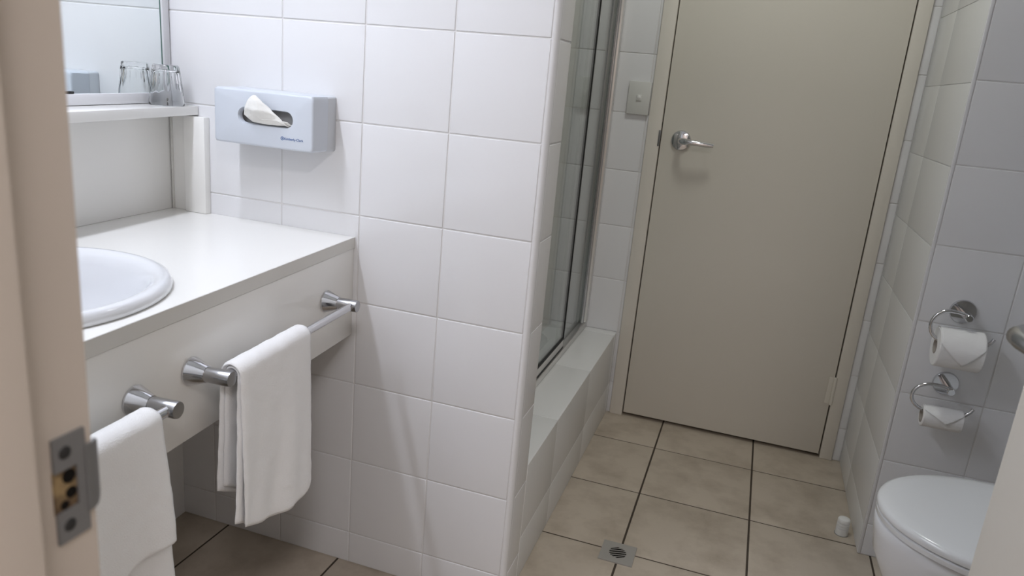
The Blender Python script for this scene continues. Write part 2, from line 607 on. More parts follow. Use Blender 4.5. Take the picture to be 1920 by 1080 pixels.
# ------------------------------------------------------------------ far door with frame
d1 = thing('door_1', 'closed flush cream door at the far end with chrome lever handle', 'door', ((DX0 + DX1) / 2, YB, 0), kind='structure')
cx = (DX0 + DX1) / 2
bm = bmesh.new()
add_box(bm, (DX0 + 0.003 - cx, -0.004, 0.013), (DX1 - 0.003 - cx, 0.031, DH - 0.003), 0.0015)
obj('leaf', bm, 'door', d1)
lever(d1, (0.144 - cx, -0.004, 1.041), (0, -1, 0), (1, 0, 0), 'chrome', drop=-0.003, L=0.112)
bm = bmesh.new()
add_box(bm, (DX0 - 0.0065 - cx, -0.0120, 1.014), (DX0 + 0.0012 - cx, -0.0095, 1.068), 0.0006)
obj('latch_plate', bm, 'zinc', d1)
bm = bmesh.new()
add_tube(bm, [(DX1 - cx, -0.0085, 0.205), (DX1 - cx, -0.0085, 0.305)], 0.0062, 14)
add_box(bm, (DX1 - 0.020 - cx, -0.0062, 0.207), (DX1 + 0.000 - cx, -0.0035, 0.303))
for zz in (0.238, 0.271):
    add_tube(bm, [(DX1 - cx, -0.0085, zz - 0.001), (DX1 - cx, -0.0085, zz + 0.001)], 0.0068, 14)
obj('hinge', bm, 'door', d1)
t2 = thing('trim_2', 'cream timber frame around the far closed door', 'door frame', (cx, YB, 0), kind='structure')
for x0, x1 in ((0.025, DX0 - 0.001), (DX1 + 0.001, 0.822)):
    bm = bmesh.new()
    add_box(bm, (x0 - cx, -0.010, 0.0), (x1 - cx, 0.06, DH + 0.045), 0.0025, 2)
    obj('frame_post', bm, 'frame', t2)
bm = bmesh.new()
add_box(bm, (0.025 - cx, -0.009, DH), (0.822 - cx, 0.06, DH + 0.044), 0.002)
obj('head_piece', bm, 'frame', t2)
bm = bmesh.new()
add_box(bm, (DX0 - 0.02 - cx, 0.034, 0.0), (DX1 + 0.02 - cx, 0.07, DH + 0.02))
obj('gap_shade_sheet', bm, 'dark', t2, smooth=False)  # black sheet behind the leaf, paints the shade in the door gaps

# light switch by the door
sw = thing('light_switch', 'small square-edged beige light switch plate beside the far door frame', 'light switch', (-0.017, YB, 1.167))
bm = bmesh.new()
add_box(bm, (-0.038, -0.0115, -0.055), (0.0385, 0.001, 0.055), 0.002)
obj('plate', bm, 'switch', sw)
bm = bmesh.new()
add_box(bm, (-0.008, -0.0150, -0.009), (0.010, -0.0110, 0.011), 0.002)
rk = obj('rocker', bm, 'switch', sw)
bm = bmesh.new()
add_lathe(bm, [(0.0, 0.0016), (0.0045, 0.0012), (0.0062, 0.0)], (0.001, -0.0150, 0.003), (0, -1, 0), 18)
obj('button', bm, 'rubber_white', rk)

# ------------------------------------------------------------------ bath, hob and shower screen
HZ = 0.322
wall_obj('wall_bath_hob', [('box', (-0.118, 0.106, 0), (0.012 - HB, YB + 0.0, HZ - HB))],
         [dict(origin=(0.012, 0, 0), ud=(0, 1, 0), vd=(0, 0, 1), u0=0.107, u1=YB - 0.002, v0=0, v1=HZ, su=2 * T, sv=T, ou=0.38, ov=HZ - T, gap=0.0014, tilt=0.0005, rnd=0.0012),
          dict(origin=(0, 0, HZ), ud=(1, 0, 0), vd=(0, 1, 0), u0=-0.118, u1=0.0115, v0=0.107, v1=YB - 0.002, su=T * 2, sv=2 * T, ou=-0.3, ov=0.38, gap=0.0016, tilt=0.0005, rnd=0.0014)],
         mats=('worn_tile', 'grout'), label='low white tiled hob ledge along the outside of the bath')

tub = thing('bathtub', 'white bathtub behind the tiled hob and glass screen', 'bathtub', (-0.51, 0.67, 0))
bm = bmesh.new()


def rrect(cx_, cy_, hx, hy, r, n=8):
    pts = []
    for sx, sy, a in ((1, 1, 0), (-1, 1, PI / 2), (-1, -1, PI), (1, -1, 3 * PI / 2)):
        for k in range(n + 1):
            t = a + PI / 2 * k / n
            pts.append((cx_ + sx * (hx - r) + r * math.cos(t), cy_ + sy * (hy - r) + r * math.sin(t)))
    return pts


def add_loft(bm, rings, cap0=True, cap1=True):
    vr = [[bm.verts.new(p) for p in r] for r in rings]
    n = len(vr[0])
    for a, b in zip(vr, vr[1:]):
        for k in range(n):
            bm.faces.new((a[k], a[(k + 1) % n], b[(k + 1) % n], b[k]))
    if cap0:
        bm.faces.new(vr[0][::-1])
    if cap1:
        bm.faces.new(vr[-1])


rings = []
for hx, hy, r, z in ((0.385, 0.545, 0.02, 0.02), (0.385, 0.545, 0.02, 0.300), (0.375, 0.535, 0.02, 0.306), (0.315, 0.485, 0.12, 0.306), (0.305, 0.475, 0.12, 0.298),
                     (0.28, 0.44, 0.14, 0.15), (0.25, 0.40, 0.14, 0.06), (0.20, 0.35, 0.12, 0.045)):
    rings.append([(x, y, z) for x, y in rrect(0, 0, hx, hy, r)])
add_loft(bm, rings)
obj('tub_body', bm, 'ceramic', tub)
bm = bmesh.new()
add_lathe(bm, [(0, 0.004), (0.018, 0.004), (0.024, 0.0)], (0, 0.28, 0.045), (0, 0, 1), 20)
obj('plug_hole', bm, 'chrome', tub)

XS = -0.120
SH = 1.98
scr = thing('shower_screen', 'clear sliding shower screen in aluminium channels standing on the bath hob', 'shower screen', (XS, 0.67, HZ))


def sbox(name, m, a, b, bevel=0.0, parent=scr):
    bm = bmesh.new()
    add_box(bm, (a[0] - XS, a[1] - 0.67, a[2] - HZ), (b[0] - XS, b[1] - 0.67, b[2] - HZ), bevel)
    return obj(name, bm, m, parent, smooth=bool(bevel))


YS = 0.875
sbox('bottom_track', 'alu', (XS - 0.016, 0.107, HZ + 0.0002), (XS + 0.016, YB - 0.002, HZ + 0.022), 0.003)
sbox('wall_channel', 'alu', (XS - 0.018, YB - 0.030, HZ + 0.022), (XS + 0.018, YB - 0.001, SH), 0.004)
sbox('wall_channel', 'alu', (XS - 0.018, 0.107, HZ + 0.022), (XS + 0.018, 0.134, SH), 0.004)
sbox('top_rail', 'alu', (XS - 0.018, 0.107, SH), (XS + 0.018, YB - 0.001, SH + 0.035), 0.003)
g1 = sbox('glass_pane', 'pane', (XS + 0.004, 0.134, HZ + 0.058), (XS + 0.009, YS, SH))
sbox('seal_strip', 'black', (XS + 0.002, YS - 0.001, HZ + 0.022), (XS + 0.011, YS + 0.0045, SH), 0, g1)
sbox('bottom_rail', 'alu', (XS + 0.001, 0.134, HZ + 0.030), (XS + 0.012, YS - 0.001, HZ + 0.055), 0.001, g1)
sbox('gasket', 'black', (XS + 0.002, 0.134, HZ + 0.055), (XS + 0.0125, YS, HZ + 0.0595), 0, g1)
sbox('gasket', 'black', (XS + 0.002, 0.134, HZ + 0.0255), (XS + 0.0125, YS, HZ + 0.030), 0, g1)
g2 = sbox('glass_pane', 'pane', (XS - 0.010, YS - 0.03, HZ + 0.022), (XS - 0.005, YB - 0.030, SH))
sbox('jamb_bead', 'satin_chrome', (XS - 0.004, YB - 0.044, HZ + 0.022), (XS + 0.010, YB - 0.0305, SH), 0.003, g2)

# ------------------------------------------------------------------ vanity bench
van = thing('vanity_bench', 'floating cream laminate vanity bench along the left wall', 'vanity', (OX, OY, 0), AV)
TE = 1.176   # length along the wall


def endy(n):          # local y of the end wall face for a given depth
    return -n * math.tan(AV) - 0.0008


bz = 0.829
BN, BT, BRN, BRT = -0.235, 0.645, 0.215, 0.225     # basin centre and half sizes
# countertop with an oval cut-out
bm = bmesh.new()
outer = [(0.0, -TE), (0.0, endy(0.0)), (-0.489, endy(-0.489)), (-0.489, -TE)]
nseg = 48
hole = [(BN + (BRN - 0.022) * math.cos(2 * PI * k / nseg), -BT + (BRT - 0.022) * math.sin(2 * PI * k / nseg)) for k in range(nseg)]


def holed_slab(bm, z0, z1):
    # ring of points on the rectangle matching each hole point by angle
    def edge_hit(dx, dy):
        best = 1e9
        for i in range(4):
            x1, y1_ = outer[i]
            x2, y2 = outer[(i + 1) % 4]
            ex, ey = x2 - x1, y2 - y1_
            den = dx * ey - dy * ex
            if abs(den) < 1e-9:
                continue
            ax, ay = x1 - BN, y1_ + BT
            t = (ax * ey - ay * ex) / den
            u = (ax * dy - ay * dx) / den
            if t > 0 and -1e-6 <= u <= 1 + 1e-6:
                best = min(best, t)
        return (BN + dx * best, -BT + dy * best)
    angs = sorted([2 * PI * k / nseg for k in range(nseg)] + [math.atan2(y + BT, x - BN) % (2 * PI) for x, y in outer])
    inn, out = [], []
    for a in angs:
        dx, dy = math.cos(a), math.sin(a)
        rr = 1 / math.sqrt((dx / (BRN - 0.022)) ** 2 + (dy / (BRT - 0.022)) ** 2)
        inn.append((BN + dx * rr, -BT + dy * rr))
        out.append(edge_hit(dx, dy))
    n = len(angs)
    vi0 = [bm.verts.new((x, y, z0)) for x, y in inn]
    vi1 = [bm.verts.new((x, y, z1)) for x, y in inn]
    vo0 = [bm.verts.new((x, y, z0)) for x, y in out]
    vo1 = [bm.verts.new((x, y, z1)) for x, y in out]
    for k in range(n):
        j = (k + 1) % n
        bm.faces.new((vo1[k], vo1[j], vi1[j], vi1[k]))
        bm.faces.new((vo0[k], vi0[k], vi0[j], vo0[j]))
        bm.faces.new((vo0[k], vo0[j], vo1[j], vo1[k]))
        bm.faces.new((vi0[k], vi1[k], vi1[j], vi0[j]))


holed_slab(bm, bz - 0.024, bz)
obj('countertop', bm, 'laminate', van, angle=25)
bm = bmesh.new()
add_prism(bm, [(0.0002, -TE), (0.0012, -TE), (0.0012, endy(0)), (0.0002, endy(0))], bz - 0.0245, bz - 0.0003)
obj('edge_strip', bm, 'edge_strip', van, smooth=False)
bm = bmesh.new()
add_prism(bm, [(-0.018, -TE), (-0.0004, -TE), (-0.0004, endy(0)), (-0.018, endy(-0.018))], 0.601, bz - 0.0255, 0.0008)
obj('fascia', bm, 'laminate', van)

# splashback, end panel and post under the shelf
bm = bmesh.new()
add_prism(bm, [(-0.4890, -TE), (-0.485, -TE), (-0.485, endy(-0.485)), (-0.4890, endy(-0.489))], bz + 0.0005, 1.049)
sb = obj('splashback_panel', bm, 'laminate')
sb.location = (OX, OY, 0)
sb.rotation_euler = (0, 0, AV)
tag(sb, 'pale laminate splashback panel between the vanity bench and mirror shelf', 'splashback')
bm = bmesh.new()
add_box(bm, (-0.889, -0.0062, bz + 0.0005), (-0.8455, -0.0004, 1.0490))
tag(obj('end_panel', bm, 'laminate', smooth=False), 'narrow laminate infill panel in the corner under the shelf end', 'panel')
bm = bmesh.new()
add_box(bm, (-0.8895, -0.0105, bz + 0.0006), (-0.8855, -0.0063, 1.0485))
po = bm
tag(obj('sealant_bead', po, 'putty', smooth=False), 'thin vertical sealant line in the corner under the shelf', 'sealant')
bm = bmesh.new()
add_box(bm, (-0.8450, -0.0185, bz + 0.0005), (-0.7880, -0.0004, 1.0495), 0.0012)
tag(obj('cover_post', bm, 'laminate'), 'white laminate cover post standing on the bench against the tiles', 'post')

# shelf under the mirror
bm = bmesh.new()
add_prism(bm, [(-0.4845, -1.17), (-0.372, -1.17), (-0.409, endy(-0.409) - 0.001), (-0.4845, endy(-0.4845) - 0.001)], 0.0, 0.0200, 0.001)
sh = obj('wall_shelf', bm, 'laminate')
sh.location = (OX, OY, 1.0525)
sh.rotation_euler = (0.014, 0, AV)      # the shelf sags a little towards the doorway
tag(sh, 'narrow white shelf along the bottom of the mirror', 'shelf')

# mirror
mi = thing('wall_mirror', 'large wall mirror with white bottom rail above the narrow shelf', 'mirror', (OX, OY, 0), AV)
mi.rotation_euler = (0.014, 0, AV)
mi.location = (OX - 0.0151 * math.sin(AV), OY + 0.0151 * math.cos(AV), 0)
mt1, mz0 = 1.16, 1.0955
bm = bmesh.new()
add_box(bm, (-0.4888, -mt1, mz0), (-0.4848, 0.003, 2.0))
mm = obj('mirror_glass', bm, ['mirror', 'mirror_edge'], mi, smooth=False)
for p in mm.data.polygons:
    p.material_index = 0 if p.normal.x > 0.9 else 1
bm = bmesh.new()
add_box(bm, (-0.4888, -mt1, 1.0738), (-0.4795, endy(-0.4795) - 0.001, mz0), 0.001)
obj('bottom_rail', bm, 'mirror_frame', mi)
bm = bmesh.new()
add_box(bm, (-0.4888, 0.0031, mz0), (-0.4846, 0.0062, 2.0))
obj('gap_reflection_strip', bm, 'mirror_edge', mi, smooth=False)  # dark green strip imitating the edge gap reflected in the mirror
bm = bmesh.new()
add_box(bm, (-0.4888, 0.0065, mz0), (-0.4800, endy(-0.480) - 0.0015, 2.0), 0.001)
obj('side_trim', bm, 'mirror_frame', mi)
bm = bmesh.new()
add_box(bm, (-0.4846, -0.268, mz0 + 0.0002), (-0.4800, -0.252, mz0 + 0.005), 0.001)
obj('mirror_clip', bm, 'black', mi)
bm = bmesh.new()
add_lathe(bm, [(0, 0.0012), (0.002, 0.001), (0.0028, 0)], (-0.4795, 0.0095, 1.081), (1, 0, 0), 14)
obj('screw', bm, 'zinc', mi)

# basin
ba = thing('washbasin', 'white oval drop-in washbasin in the vanity bench', 'washbasin', tuple(VP(BN, BT, bz)), AV)
bm = bmesh.new()
prof = [(0.78, -0.140), (0.90, -0.06), (0.895, -0.004), (0.985, -0.0002), (1.0, 0.003), (1.0, 0.009), (0.985, 0.016), (0.955, 0.0195), (0.92, 0.0195), (0.885, 0.0165),
        (0.855, 0.0095), (0.825, -0.003), (0.78, -0.035), (0.70, -0.090), (0.52, -0.118), (0.30, -0.130), (0.10, -0.134), (0.0, -0.134)]
add_lathe(bm, [(r, h) for r, h in prof], (0, 0, 0), (0, 0, 1), 64, rx=BRN, ry=BRT)
obj('bowl', bm, 'ceramic', ba, angle=60)
bm = bmesh.new()
add_lathe(bm, [(0, 0.002), (0.014, 0.003), (0.021, 0.002), (0.023, 0.0)], (0, 0, -0.1335), (0, 0, 1), 24)
obj('waste_outlet', bm, 'chrome', ba)

# ------------------------------------------------------------------ tumbler upside down on the shelf
gl = thing('drinking_glass', 'clear fluted tumbler turned upside down on the mirror shelf', 'glass', (-0.8490, -0.0620, 1.0722))
bm = bmesh.new()


def flute(t, r, h):
    w = max(0.0, min(1.0, (h - 0.028) / 0.014)) * max(0.0, min(1.0, (0.083 - h) / 0.008))
    return r * (1 - 0.10 * w * abs(math.cos(6 * t)) ** 0.7)


outp = [(0.0355, 0.0), (0.0365, 0.0015), (0.0360, 0.010), (0.0350, 0.022), (0.0342, 0.030), (0.0338, 0.038), (0.0325, 0.050), (0.0310, 0.062), (0.0298, 0.072), (0.0286, 0.079), (0.0268, 0.0845), (0.0245, 0.086), (0.0, 0.086)]
add_lathe(bm, outp + [], (0, 0, 0), (0, 0, 1), 110, fn=flute)
# inner wall
inner = [(0.0338, 0.0), (0.0330, 0.010), (0.0315, 0.030), (0.0290, 0.055), (0.0272, 0.068), (0.0240, 0.074), (0.0, 0.0755)]
# drop the closing bottom cap, then bridge the rim to the inner wall
bm.faces.ensure_lookup_table()
cap = [f for f in bm.faces if len(f.verts) == 110]
bmesh.ops.delete(bm, geom=cap, context='FACES_ONLY')
nb = len(bm.verts)
bm.verts.ensure_lookup_table()
rim = [bm.verts[k] for k in range(110)]
prev = rim
for r, h in inner:
    if r < 1e-6:
        c = bm.verts.new((0, 0, h))
        for k in range(110):
            bm.faces.new((prev[k], prev[(k + 1) % 110], c))
        break
    ring = [bm.verts.new((r * math.cos(2 * PI * k / 110), r * math.sin(2 * PI * k / 110), h)) for k in range(110)]
    for k in range(110):
        bm.faces.new((prev[k], prev[(k + 1) % 110], ring[(k + 1) % 110], ring[k]))
    prev = ring
obj('tumbler_body', bm, 'glass', gl, angle=60)

# ------------------------------------------------------------------ tissue dispenser
DXC = -0.590
dp = thing('tissue_dispenser', 'pale blue-grey tissue dispenser box fixed to the tiled end wall', 'tissue dispenser', (DXC, 0, 1.008))
fx0, fx1, dy, zt_, zb_ = -0.115, 0.128, -0.086, 0.117, 0.003
bm = bmesh.new()
# front cover: lofted rounded box with an elongated slot through the front
sx0, sx1, sz0, sz1 = -0.053, 0.079, 0.048, 0.080
NS = 14


def stadium(x0, x1, z0, z1, n=NS):
    r = (z1 - z0) / 2
    zc = (z0 + z1) / 2
    pts = []
    for k in range(n + 1):
        t = -PI / 2 + PI * k / n
        pts.append((x1 - r + r * math.cos(t), zc + r * math.sin(t)))
    for k in range(n + 1):
        t = PI / 2 + PI * k / n
        pts.append((x0 + r + r * math.cos(t), zc + r * math.sin(t)))
    return pts


def rr2(x0, x1, z0, z1, r, n):
    pts = []
    for cx2, cz2, a in ((x1 - r, z0 + r, -PI / 2), (x1 - r, z1 - r, 0), (x0 + r, z1 - r, PI / 2), (x0 + r, z0 + r, PI)):
        for k in range(n + 1):
            t = a + PI / 2 * k / n
            pts.append((cx2 + r * math.cos(t), cz2 + r * math.sin(t)))
    return pts


st = stadium(sx0, sx1, sz0, sz1)
nst = len(st)
loops = []
# resample the rounded rectangle to the slot's point count by angle from the slot centre
scx, scz = (sx0 + sx1) / 2, (sz0 + sz1) / 2


def resample(loop, m):
    L = [0]
    for i in range(len(loop)):
        a, b = loop[i], loop[(i + 1) % len(loop)]
        L.append(L[-1] + math.hypot(b[0] - a[0], b[1] - a[1]))
    out = []
    for k in range(m):
        d = L[-1] * k / m
        i = max(j for j in range(len(loop)) if L[j] <= d + 1e-9)
        a, b = loop[i], loop[(i + 1) % len(loop)]
        t = (d - L[i]) / max(1e-9, L[i + 1] - L[i])
        out.append((a[0] + (b[0] - a[0]) * t, a[1] + (b[1] - a[1]) * t))
    return out


MM = 96
slot = resample(st, MM)


def align(loop):
    """rotate and match the point order of a loop to the slot points by direction"""
    out = []
    ang = [math.atan2(z - scz, x - scx) for x, z in loop]
    j0 = min(range(len(loop)), key=lambda i: abs((ang[i] - math.atan2(slot[0][1] - scz, slot[0][0] - scx) + PI) % (2 * PI) - PI))
    return [loop[(i + j0) % len(loop)] for i in range(len(loop))]


def rect_loop(ins, r):
    return align(resample(rr2(fx0 + ins, fx1 - ins, zb_ + ins, zt_ - ins, r, 6), MM))


seq = [([(x, z) for x, z in resample(stadium(sx0 + 0.001, sx1 - 0.001, sz0 + 0.001, sz1 - 0.001), MM)], dy + 0.012),
       (slot, dy + 0.003), (resample(stadium(sx0 - 0.0015, sx1 + 0.0015, sz0 - 0.0015, sz1 + 0.0015), MM), dy),
       (rect_loop(0.0050, 0.004), dy), (rect_loop(0.0022, 0.005), dy + 0.0010), (rect_loop(0.0006, 0.006), dy + 0.0030), (rect_loop(0.0, 0.006), dy + 0.0065)]
rings = [[bm.verts.new((x, y, z)) for x, z in lp] for lp, y in seq]
rings.append([bm.verts.new((x, -0.030 + 0.0, z)) for x, z in rect_loop(0.0, 0.006)])
for a, b in zip(rings, rings[1:]):
    for k in range(MM):
        bm.faces.new((a[k], a[(k + 1) % MM], b[(k + 1) % MM], b[k]))
bm.faces.new(rings[-1])
obj('front_cover', bm, 'plastic', dp, angle=40)
bm = bmesh.new()
rings = []
for ins, y in ((0.0012, -0.0302), (0.0, -0.028), (-0.0012, -0.004), (-0.0012, -0.0005)):
    rings.append([(x, y, z) for x, z in rr2(fx0 + ins, fx1 - ins, zb_ + ins, zt_ - ins, 0.006, 6)])
add_loft(bm, rings)
obj('back_box', bm, 'plastic_side', dp)
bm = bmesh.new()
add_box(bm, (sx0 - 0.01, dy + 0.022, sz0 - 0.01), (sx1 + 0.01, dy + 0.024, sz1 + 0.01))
obj('tissue_stack', bm, 'stack', dp, smooth=False)  # flat grey board, coloured for the dim inside of the slot
# maker's mark: ring emblem and lettering
bm = bmesh.new()
ecx, ecz, eR, er = 0.0555, 0.0262, 0.0033, 0.0006
vs = []
for k in range(24):
    t = 2 * PI * k / 24
    vs.append([bm.verts.new((ecx + (eR + er * math.cos(s)) * math.cos(t), dy - 0.0001 + 0.0004 * math.sin(s) - 0.0003, ecz + (eR + er * math.cos(s)) * math.sin(t)))
               for s in (0, PI / 2, PI, 3 * PI / 2)])
for k in range(24):
    for j in range(4):
        bm.faces.new((vs[k][j], vs[(k + 1) % 24][j], vs[(k + 1) % 24][(j + 1) % 4], vs[k][(j + 1) % 4]))
add_box(bm, (ecx - 0.0006, dy - 0.0006, ecz - 0.0018), (ecx + 0.0006, dy - 0.0001, ecz + 0.0018))
obj('emblem', bm, 'ink', dp)
fc = bpy.data.curves.new('lettering', 'FONT')
fc.body = 'Kimberly-Clark'
fc.size = 0.0073
fc.extrude = 0.0002
fc.offset = 0.0
tmp = bpy.data.objects.new('lettering_curve', fc)
COL.objects.link(tmp)
bpy.context.view_layer.update()
lm = bpy.data.meshes.new_from_object(tmp.evaluated_get(bpy.context.evaluated_depsgraph_get()))
bpy.data.objects.remove(tmp)
lm.name = 'lettering'
lm.materials.clear()
fo = link('lettering', lm, 'ink', dp)
fo.location = (0.0600, dy - 0.0003, 0.0236)
fo.rotation_euler = (PI / 2, 0, 0)

# tissue sticking out of the slot: a crumpled folded sheet
bm = bmesh.new()


def tissue_sheet(bm, rows):
    """rows of points, each a polyline; subdivided with a little crumple"""
    R = len(rows)
    Cn = len(rows[0])
    sub = 5
    grid = []
    for i in range((R - 1) * sub + 1):
        a = i / sub
        i0 = min(int(a), R - 2)
        fa = a - i0
        line = []
        for j in range((Cn - 1) * sub + 1):
            b = j / sub
            j0 = min(int(b), Cn - 2)
            fb = b - j0
            p = (Vector(rows[i0][j0]) * (1 - fb) + Vector(rows[i0][j0 + 1]) * fb) * (1 - fa) + \
                (Vector(rows[i0 + 1][j0]) * (1 - fb) + Vector(rows[i0 + 1][j0 + 1]) * fb) * fa
            p.y += 0.0025 * noise.noise(p * 90)
            line.append(bm.verts.new(p))
        grid.append(line)
    for i in range(len(grid) - 1):
        for j in range(len(grid[0]) - 1):
            bm.faces.new((grid[i][j], grid[i][j + 1], grid[i + 1][j + 1], grid[i + 1][j]))


# coordinates relative to the dispenser base (x, y, z)
tissue_sheet(bm, [[(-0.034, -0.070, 0.060), (-0.008, -0.072, 0.054), (0.020, -0.072, 0.052), (0.045, -0.071, 0.052), (0.072, -0.070, 0.052)],
                  [(-0.036, -0.090, 0.066), (-0.016, -0.094, 0.056), (0.012, -0.096, 0.058), (0.038, -0.096, 0.063), (0.070, -0.088, 0.050)],
                  [(-0.032, -0.094, 0.078), (-0.012, -0.104, 0.076), (0.012, -0.108, 0.078), (0.034, -0.102, 0.076), (0.056, -0.092, 0.064)],
                  [(-0.024, -0.097, 0.095), (-0.007, -0.106, 0.096), (0.008, -0.107, 0.095), (0.021, -0.103, 0.091), (0.034, -0.096, 0.083)],
                  [(-0.009, -0.098, 0.107), (-0.002, -0.103, 0.1085), (0.004, -0.104, 0.108), (0.011, -0.102, 0.102), (0.020, -0.098, 0.094)]])
tissue_sheet(bm, [[(-0.040, -0.066, 0.067), (-0.020, -0.070, 0.058), (0.010, -0.070, 0.053), (0.040, -0.068, 0.052), (0.073, -0.068, 0.054)],
                  [(-0.039, -0.084, 0.066), (-0.015, -0.089, 0.053), (0.014, -0.090, 0.051), (0.045, -0.089, 0.051), (0.076, -0.085, 0.053)],
                  [(-0.032, -0.090, 0.068), (-0.012, -0.096, 0.060), (0.018, -0.098, 0.061), (0.046, -0.096, 0.063), (0.071, -0.089, 0.060)]])
ti = obj('facial_tissue', bm, 'paper', angle=80)
ti.location = (DXC, 0, 1.008)
sm = ti.modifiers.new('thickness', 'SOLIDIFY')
sm.thickness = 0.0006
tag(ti, 'off-white paper tissue pulled out of the dispenser slot', 'tissue')

# ------------------------------------------------------------------ towel rails on the fascia
RZ = 0.714
RN = 0.060


def towel_rail(label, t0, t1):
    r = thing('towel_rail', label, 'towel rail', tuple(VP(0, (t0 + t1) / 2, RZ)), AV, 'chrome towel rails')
    half = (t1 - t0) / 2
    for s in (1, -1):
        bm = bmesh.new()
        add_lathe(bm, [(0.0, 0.0001), (0.0232, 0.0001), (0.0236, 0.0022), (0.0232, 0.0034), (0.0130, 0.0300), (0.0, 0.0300)], (0, s * half, 0), (1, 0, 0), 36)
        c = obj('wall_flange', bm, 'chrome', r, angle=30)
        bm = bmesh.new()
        add_lathe(bm, [(0.0, 0.0295), (0.0122, 0.0295), (0.0122, 0.032), (0.0126, 0.070), (0.0120, 0.0728), (0.0, 0.0732)], (0, s * half, 0), (1, 0, 0), 32)
        obj('arm', bm, 'satin_chrome', r, angle=30)
    bm = bmesh.new()
    add_tube(bm, [(RN, half, 0), (RN, -half, 0)], 0.0080, 22)
    obj('bar', bm, 'chrome', r)
    return r


towel_rail('chrome towel rail nearer the tiled end wall, its far half bare', 0.125, 0.553)
towel_rail('chrome towel rail nearer the doorway, running out of frame behind the jamb', 0.675, 1.105)


def fold_towel(name, label, T0, T1, zf, zb, layers, cutoff=None, seed=0):
    """a hand towel over the bar. T0/T1: near-tip side and far side. zf(u), zb(u): bottom heights front/back along the width"""
    bm = bmesh.new()
    rb = 0.0105
    nu, nf, na, nbk = 30, 44, 12, 36

    def sheet(off, zf_, zb_, t_of_f, t_of_b):
        grid = []
        for i in range(nu + 1):
            u = i / nu
            line = []
            for k in range(nbk):
                f = 1 - k / nbk            # 1 at the bottom of the back layer
                z = RZ + (zb_(u) - RZ) * f
                t = t_of_b(u, f)
                n = RN - rb - off - 0.010 * f * 0.3 + 0.004 * f * math.sin(u * 7 + seed)
                line.append((n, t, z))
            for k in range(na + 1):
                a = PI - PI * k / na
                rr = rb + off
                line.append((RN + rr * math.cos(a), t_of_f(u, 0), RZ + rr * math.sin(a)))
            for k in range(1, nf + 1):
                f = k / nf
                z = RZ + (zf_(u) - RZ) * f
                n = RN + rb + off + 0.012 * f + 0.0060 * f * math.sin(u * 8.0 + 1.0 + seed) + 0.0026 * f * math.sin(u * 19 + f * 3)
                line.append((n, t_of_f(u, f), z))
            grid.append(line)
        th = 0.0034
        # give the sheet thickness by shifting along the grid normal
        G = [[Vector((p[0], -p[1], p[2])) for p in ln] for ln in grid]
        nv = len(G[0])
        top = [[None] * nv for _ in G]
        bot = [[None] * nv for _ in G]
        for i in range(nu + 1):
            for j in range(nv):
                du = G[min(i + 1, nu)][j] - G[max(i - 1, 0)][j]
                dv = G[i][min(j + 1, nv - 1)] - G[i][max(j - 1, 0)]
                nn = du.cross(dv)
                nn = nn.normalized() if nn.length > 1e-9 else Vector((1, 0, 0))
                e = min(1.0, (min(i, nu - i) + 0.25) / 1.2) * min(1.0, (min(j, nv - 1 - j) + 0.25) / 1.2)
                p = G[i][j]
                w = noise.noise(p * 55 + Vector((seed, 0, 0))) * 0.0012
                top[i][j] = bm.verts.new(p + nn * (th * e + w))
                bot[i][j] = bm.verts.new(p - nn * (th * e - w))
        for i in range(nu):
            for j in range(nv - 1):
                bm.faces.new((top[i][j], top[i + 1][j], top[i + 1][j + 1], top[i][j + 1]))
                bm.faces.new((bot[i][j], bot[i][j + 1], bot[i + 1][j + 1], bot[i + 1][j]))
        for i in range(nu):
            for j in (0, nv - 1):
                bm.faces.new((top[i][j], top[i + 1][j], bot[i + 1][j], bot[i][j]))
        for j in range(nv - 1):
            for i in (0, nu):
                bm.faces.new((top[i][j], top[i][j + 1], bot[i][j + 1], bot[i][j]))
    for lay in layers:
        sheet(*lay)
    o = obj(name, bm, 'towel', angle=180)
    o.location = VP(0, 0, 0)
    o.rotation_euler = (0, 0, AV)
    return o


def lerp(a, b, t):
    return a + (b - a) * t


# towel on the far rail: u=0 near edge, u=1 far edge
tw = fold_towel('hand_towel', '', 0, 0,
                None, None,
                [(0.0065, lambda u: 0.460 - 0.129 * u + 0.088 * u * u + 0.010 * max(0, u - 0.93) / 0.07,
                  lambda u: max(0.468, 0.514 - 0.13 * u), lambda u, f: lerp(0.5385 + 0.016 * f, 0.324 + 0.008 * f, u), lambda u, f: lerp(0.5385 + 0.016 * f, 0.330, u)),
                 (0.0, lambda u: max(0.440, 0.474 - 0.14 * u), lambda u: max(0.474, 0.520 - 0.13 * u), lambda u, f: lerp(0.5355 + 0.036 * f, 0.326, u), lambda u, f: lerp(0.5355 + 0.010 * f, 0.330, u))],
                seed=1)
tag(tw, 'folded white towel draped over the rail nearer the tiled end wall', 'towel', 'white hand towels')
tw2 = fold_towel('hand_towel', '', 0, 0, None, None,
                 [(0.0065, lambda u: 0.536 + 0.003 * math.sin(u * 9), lambda u: 0.47, lambda u, f: lerp(0.93, 0.713 + 0.002 * f, u), lambda u, f: lerp(0.93, 0.712, u)),
                  (0.0, lambda u: 0.400, lambda u: 0.48, lambda u, f: lerp(0.928, 0.715 - 0.006 * f, u), lambda u, f: lerp(0.928, 0.714, u))],
                 seed=5)
tag(tw2, 'folded white towel hanging on the rail beside the door jamb, cut off by it', 'towel', 'white hand towels')

# ------------------------------------------------------------------ toilet paper holders and rolls


